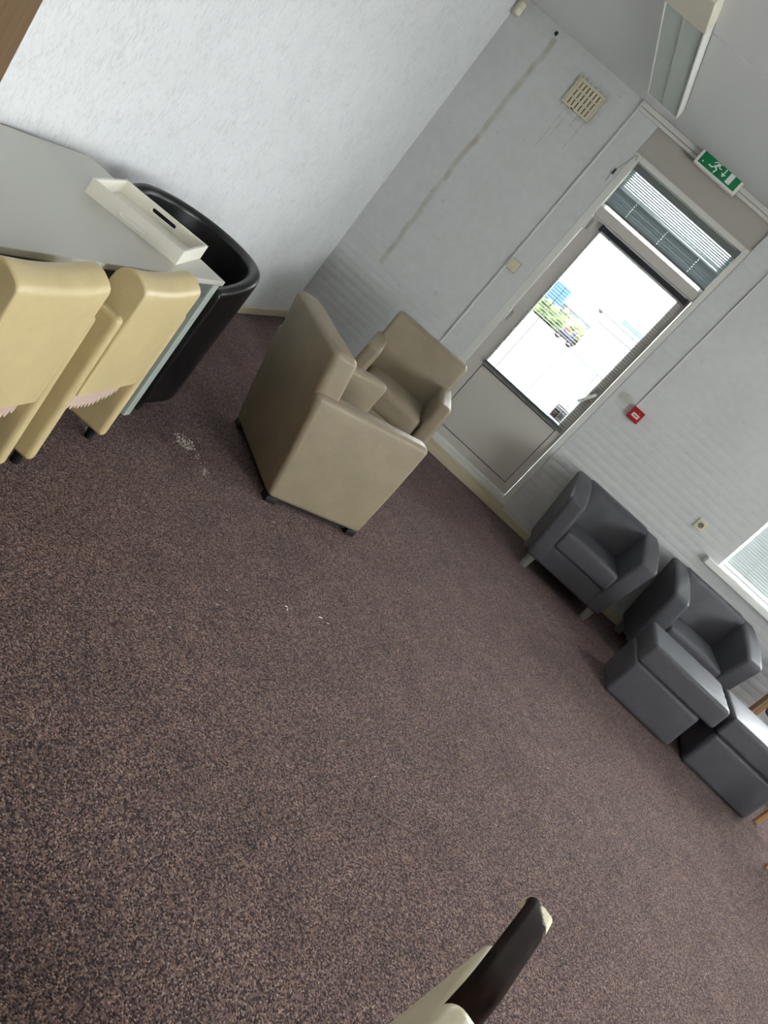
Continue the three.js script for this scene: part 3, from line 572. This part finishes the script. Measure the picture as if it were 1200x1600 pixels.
// ---------------------------------------------------------------- grey armchairs and pouffes
function greyChair(label) {
  const t = thing('armchair', label, 'armchair', [0, 0, 0], 0, 'grey leather armchairs along the brick wall');
  const W = 0.74, D = 0.56, th = 0.135, y0 = 0.10;
  for (const s of [-1, 1]) meshOf('arm', softBox(th, 0.56, D, 0.03, (v, S) => {
    const u = (v.y + S[1]) / (2 * S[1]), f = (v.z + S[2]) / (2 * S[2]);
    v.y += y0 + S[1]; v.y += u * (0.03 - 0.09 * f * f); v.z += 0.03 * u * (f - 0.5) * 2; v.x += s * (W / 2 - th / 2 - 0.03 + 0.05 * u); v.x += s * (-0.012) * (1 - u) ;
  }, 14), M.grey, t);
  meshOf('backrest', softBox(W - 0.16, 0.56, 0.15, 0.045, (v, S) => {
    const u = (v.y + S[1]) / (2 * S[1]); v.y += 0.14 + S[1]; v.z += -D / 2 + 0.075 - 0.07 * u + 0.03;
    if (v.z > -D / 2 + 0.02) v.z += 0.012 * (1 - (2 * v.x / W) ** 2) + 0.0032 * Math.sin(v.x * 62 + 5 * Math.sin(v.x * 9) + (v.y - 0.6) * 14 * v.x) * THREE.MathUtils.smoothstep(u, 0.35, 0.9);
  }, 22), M.grey, t);
  meshOf('seat_cushion', softBox(W - 2 * th - 0.004, 0.145, D - 0.13, 0.026, (v, S) => { const top = v.y > 0 ? 1 : 0; v.y += top * 0.008 * (1 - (v.x / S[0]) ** 2) + 0.335; v.z += 0.085; }, 14), M.grey, t);
  meshOf('front_rail', softBox(W - 2 * th + 0.02, 0.165, D - 0.06, 0.02, (v) => { v.y += y0 + 0.083; v.z += 0.025; }), M.grey, t);
  for (const x of [-1, 1]) for (const z of [-1, 1]) { const g = new THREE.CylinderGeometry(0.042, 0.033, 0.115, 4, 1); g.rotateY(Math.PI / 4); g.translate(x * (W / 2 - 0.095), 0.0575, z * (D / 2 - 0.05)); meshOf('leg', g.toNonIndexed(), M.metalleg, t); }
  return t;
}
const g1 = greyChair('grey leather armchair with short pale legs, next to the door'); place(g1, 2.89, 0.335, 0.05);
const g2 = g1.clone(); g2.name = numbered('armchair'); scene.add(g2); g2.userData = { ...g1.userData, label: 'grey leather armchair behind the grey footstools, under the window sill' }; place(g2, 3.815, 0.33, 0.05);
function pouffe(label, shift) {
  const t = thing('footstool', label, 'footstool', [0, 0, 0], 0, 'grey leather footstools in front of the armchairs');
  meshOf('base', softBox(0.50, 0.275, 0.42, 0.03, (v) => { v.y += 0.1385; }), M.grey, t);
  meshOf('cushion', softBox(0.575, 0.15, 0.44, 0.024, (v, S) => { const top = v.y > 0 ? 1 : 0; v.y += top * (0.010 * (1 - (v.x / S[0]) ** 2) * (1 - (v.z / S[2]) ** 2) + 0.0018 * Math.sin(v.x * 40 + v.z * 60) * (v.x > 0.1 ? 1 : 0)); v.y += 0.349; v.x += shift; }, 18), M.grey, t);
  return t;
}
place(pouffe('grey leather footstool standing right in front of a grey armchair', 0.04), 3.64, 1.16, -0.03);
place(pouffe('grey leather footstool at the end of the row, beside the wooden chair', 0.03), 4.255, 1.16, -0.04);

// ---------------------------------------------------------------- wooden chairs at the window
function woodenChair(label, pos, turn) {
  const t = thing('wooden_chair', label, 'chair', pos, turn);
  const W = 0.5, D = 0.5;
  for (const x of [-1, 1]) { const X = x * (W / 2 - 0.016);
    meshOf('leg', cbox(X - 0.014, X + 0.014, 0, 0.62, D / 2 - 0.04, D / 2 - 0.008, 0.005), M.wood, t);
    meshOf('leg', tube([[X, 0, -D / 2 + 0.02], [X, 0.45, -D / 2 + 0.05], [X, 0.82, -D / 2 - 0.03]], 0.016, 20, 8), M.wood, t);
    meshOf('armrest', cbox(X - 0.015, X + 0.015, 0.614, 0.632, -D / 2 + 0.03, D / 2 + 0.02, 0.009), M.wood, t);
    meshOf('stretcher', cbox(X - 0.01, X + 0.01, 0.16, 0.19, -D / 2 + 0.04, D / 2 - 0.04, 0.004), M.wood, t);
  }
  meshOf('seat', softBox(W - 0.07, 0.07, D - 0.03, 0.03, (v) => { v.y += 0.44; }), M.blue, t);
  meshOf('backrest', softBox(W - 0.06, 0.34, 0.05, 0.024, (v) => { v.y += 0.68; v.z += -D / 2 + 0.02 - 0.12 * (v.y - 0.6) + 0.05 * (v.x * 2) ** 2; }), M.blue, t);
  return t;
}
woodenChair('wooden chair with blue upholstery by the wall beyond the footstools', [4.69, 0, 0.50], -0.35);
woodenChair('wooden chair with blue upholstery nearest the end footstool', [4.83, 0, 1.48], -1.65);

// ---------------------------------------------------------------- chair in front of the camera, only an arm in view
{
  const t = thing('leather_armchair', 'cream leather chair with a dark brown glossy curved armrest', 'armchair', [2.50, 0, 4.80], Math.PI - 0.33);
  // local +z points into the room (towards the back wall)
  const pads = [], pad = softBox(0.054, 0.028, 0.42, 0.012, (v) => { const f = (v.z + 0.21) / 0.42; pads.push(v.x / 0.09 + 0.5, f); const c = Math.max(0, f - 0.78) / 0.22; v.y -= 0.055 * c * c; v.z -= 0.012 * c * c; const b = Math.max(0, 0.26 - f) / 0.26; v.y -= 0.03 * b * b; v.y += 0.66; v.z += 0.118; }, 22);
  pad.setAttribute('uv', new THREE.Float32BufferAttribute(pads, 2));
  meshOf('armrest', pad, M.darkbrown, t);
  meshOf('arm_panel', softBox(0.055, 0.60, 0.36, 0.02, (v, S) => { const u = (v.y + S[1]) / (2 * S[1]); v.x += 0.004; v.y += 0.345; v.z -= 0.16; v.z += 0.10 * u * u; }), M.creamhide, t);
  meshOf('side_bolster', softBox(0.085, 0.10, 0.16, 0.03, (v) => { v.x -= 0.008; v.y += 0.635; v.z -= 0.165; }), M.creamhide, t);
  meshOf('backrest', softBox(0.5, 0.5, 0.09, 0.035, (v) => { v.x += -0.29; v.y += 0.62; v.z -= 0.40 + 0.15 * (v.y - 0.5); }), M.creamhide, t);
  meshOf('seat', softBox(0.46, 0.13, 0.46, 0.04, (v) => { v.x -= 0.28; v.y += 0.38; v.z -= 0.14; }), M.creamhide, t);
  meshOf('arm_panel', softBox(0.05, 0.56, 0.40, 0.02, (v) => { v.x += -0.55; v.y += 0.33; v.z -= 0.16; }), M.creamhide, t);
  for (const x of [-0.02, -0.55]) for (const z of [-0.32, 0.0]) { const g = cyl(0.015, 0.015, 0.06, 10); g.translate(x, 0.03, z); meshOf('foot', g, M.black, t); }
}
// brown post beside the table end
tag(meshOf('timber_post', cbox(0.724, 0.924, 0, RH, 4.562, 4.762, 0.006), M.brown), 'brown wooden post at the edge of the picture beside the table', 'post');

// ---------------------------------------------------------------- plaster crumbs and flakes on the carpet
{
  const g = [], add = (cx, cz, rx, rz, n, s) => { for (let i = 0; i < n; i++) { const a = rnd() * 6.283, r = Math.sqrt(rnd()), k = s * (0.4 + rnd()); const q = new THREE.TetrahedronGeometry(k, 0); q.scale(1 + rnd(), 0.5, 0.6 + rnd()); q.rotateY(rnd() * 6); q.translate(cx + rx * r * Math.cos(a), k * 0.25, cz + rz * r * Math.sin(a)); g.push(q); } };
  add(0.95, 2.836, 0.055, 0.05, 110, 0.0035); add(1.0, 2.86, 0.10, 0.05, 45, 0.0025); add(1.124, 2.909, 0.03, 0.025, 22, 0.003);
  tag(meshOf('plaster_crumbs', g, M.crumb), 'white crumbs scattered on the carpet beside the tan armchair', 'crumbs', null, 'stuff');
}
for (const [x, z, s, a, where] of [[1.468, 2.807, 0.008, 0.3, 'tiny white flake on the carpet closest to the tan armchair'], [1.606, 3.454, 0.006, 1, 'tiny white flake on the open carpet, farther from the camera of a loose pair'], [1.786, 3.252, 0.010, 0.8, 'white flake touching a smaller one on the open carpet, the larger of the two'], [1.797, 3.263, 0.008, 2, 'small white flake touching a larger one on the open carpet'],
  [1.905, 3.133, 0.013, 0.9, 'longest white flake on the open carpet'], [1.941, 3.125, 0.008, 0.4, 'small white flake just beside the longest flake on the carpet'], [1.63, 3.562, 0.006, 0.2, 'tiny white flake on the open carpet, nearer the camera of a loose pair'], [2.393, 3.644, 0.005, 1.4, 'lone white speck on the carpet between the grey footstools and the curved armrest'], [1.604, 3.827, 0.005, 0.7, 'white speck on the dark carpet farthest from the tan armchairs']]) {
  const q = new THREE.OctahedronGeometry(s, 0); q.scale(1, 0.22, 0.5); q.rotateY(a); q.translate(x, s * 0.2, z);
  tag(meshOf('plaster_flake', q, M.crumb), where, 'flake', 'white flakes on the carpet');
}

// ---------------------------------------------------------------- outside: yard, low buildings, hedge
{
  const y = structure('yard_paving', 'pale paved yard outside the door');
  meshOf('slab', box(-70, 70, -0.4, -0.13, -130, -0.3), M.yard, y);
  const sh = box(-0.99, 0.99, -0.13, -0.1, -0.99, 0.99);
  const tint = ['#4b4d50', '#505357', '#46484c'].map((c) => std({ color: c, roughness: 0.95 }));
  for (let i = 0; i < 6; i++) for (let j = 0; j < 14; j++) { const m = meshOf('paving_slab', sh, tint[Math.floor(hash(i, j, 3) * 3)], y); m.position.set(-5 + i * 2, 0, -1.4 - j * 2); }
}
{
  const o = thing('garage', 'flat roofed white garage across the yard', 'building', [5, -0.13, -46]);
  meshOf('wall', box(-4.05, 4.05, 0, 2.35, -4, 4), std({ color: '#e8e8e8', roughness: 0.8 }), o);
  meshOf('fascia', cbox(-4.6, 4.6, 2.85, 3.05, -4.4, 4.4, 0.02), std({ color: '#6a6a6c', roughness: 0.7 }), o);
  meshOf('clerestory', box(-4.2, 4.2, 2.35, 2.85, -3.9, 3.9), std({ color: '#c8cacc', roughness: 0.8 }), o);
  meshOf('gutter', cbox(-4.15, 4.15, 2.28, 2.40, 4.0, 4.12, 0.02), std({ color: '#58595c', roughness: 0.7 }), o);
  meshOf('plinth', box(-4.07, 4.07, 0, 0.12, -4.05, 4.05), std({ color: '#555a60', roughness: 0.9 }), o);
}
{
  const o = thing('office_block', 'low pale blue block beyond the garage roof', 'building', [6.2, -0.13, -62]);
  meshOf('wall', box(-4.2, 6, 0, 3.95, -4, 4), std({ color: '#4a5c6c', roughness: 0.8 }), o);
  for (let i = 0; i < 5; i++) { const w = meshOf('window', box(-3.7 + i * 1.9, -2.4 + i * 1.9, 2.6, 3.5, 3.98, 4.04), std({ color: '#33424f', roughness: 0.3 }), o); void w; }
}
{
  const o = thing('container', 'blue ribbed container standing by the hedge across the yard', 'container', [-3.3, -0.13, -56]);
  const blue = std({ color: '#2f5a70', roughness: 0.7 }); meshOf('body', box(-1.05, 1.05, 0, 2.75, -1.2, 1.2), blue, o);
  for (let i = 0; i < 8; i++) meshOf('rib', box(-1.0 + i * 0.27, -0.9 + i * 0.27, 0.1, 2.7, 1.2, 1.28), blue, o);
}
{
  const leaf = std({ color: '#5a6c42', roughness: 0.9 }), leaf2 = std({ color: '#79805a', roughness: 0.9 });
  const clump = (x, z, s, h, m, name, label) => { const g = []; for (let i = 0; i < 60; i++) { const q = new THREE.IcosahedronGeometry(0.22 + 0.2 * rnd(), 1); const p = q.attributes.position; for (let k = 0; k < p.count; k++) { const f = 0.8 + 0.4 * hash(Math.round(p.getX(k) * 99), Math.round(p.getY(k) * 99), Math.round(p.getZ(k) * 99)); p.setXYZ(k, p.getX(k) * f, p.getY(k) * f, p.getZ(k) * f); } q.computeVertexNormals(); q.translate((rnd() - 0.5) * s, 0.15 + rnd() * h, (rnd() - 0.5) * 1.0); g.push(q); } const m2 = meshOf(name, g, m); m2.position.set(x, -0.13, z); tag(m2, label, 'hedge'); };
  clump(-2.6, -52, 3.2, 1.0, leaf, 'hedge', 'low green hedge across the yard in front of the blue container');
  clump(-0.2, -54, 2.8, 1.5, leaf2, 'hedge', 'taller yellowish hedge across the yard beside the garage');
}
{
  const o = thing('yard_fence', 'grey panel fence across the yard between the hedge and the garage', 'fence', [-1.2, -0.13, -57.6]);
  const fg = std({ color: '#5d6166', roughness: 0.9 });
  for (let i = 0; i < 4; i++) { meshOf('post', box(-2.45 + i * 1.6, -2.35 + i * 1.6, 0, 2.0, -0.06, 0.06), fg, o); for (let j = 0; j < 4; j++) meshOf('board', box(-2.35 + i * 1.6, -0.85 + i * 1.6, 0.08 + j * 0.46, 0.5 + j * 0.46, -0.02, 0.02), fg, o); }
}
{
  const o = thing('motor_scooter', 'dark scooter parked across the yard beside the garage', 'scooter', [0.1, -0.13, -44], 0.5);
  for (const x of [-0.5, 0.5]) { const g = new THREE.TorusGeometry(0.2, 0.07, 8, 20); g.translate(x, 0.27, 0); meshOf('wheel', g, M.black, o); }
  meshOf('body', softBox(0.8, 0.28, 0.24, 0.1, (v) => { v.y += 0.5; v.x -= 0.15; }), std({ color: '#2d3648', roughness: 0.4 }), o);
  meshOf('seat', softBox(0.5, 0.14, 0.26, 0.06, (v) => { v.y += 0.78; v.x -= 0.25; }), std({ color: '#6a2a34', roughness: 0.6 }), o);
  meshOf('front_shield', softBox(0.12, 0.75, 0.36, 0.05, (v) => { v.y += 0.62; v.x += 0.42 - 0.2 * (v.y - 0.5); }), std({ color: '#2d3648', roughness: 0.4 }), o);
  meshOf('handlebar', tube([[0.3, 1.05, -0.32], [0.34, 1.0, 0], [0.3, 1.05, 0.32]], 0.02, 12, 6), M.black, o);
}
renderer.render(scene, camera);
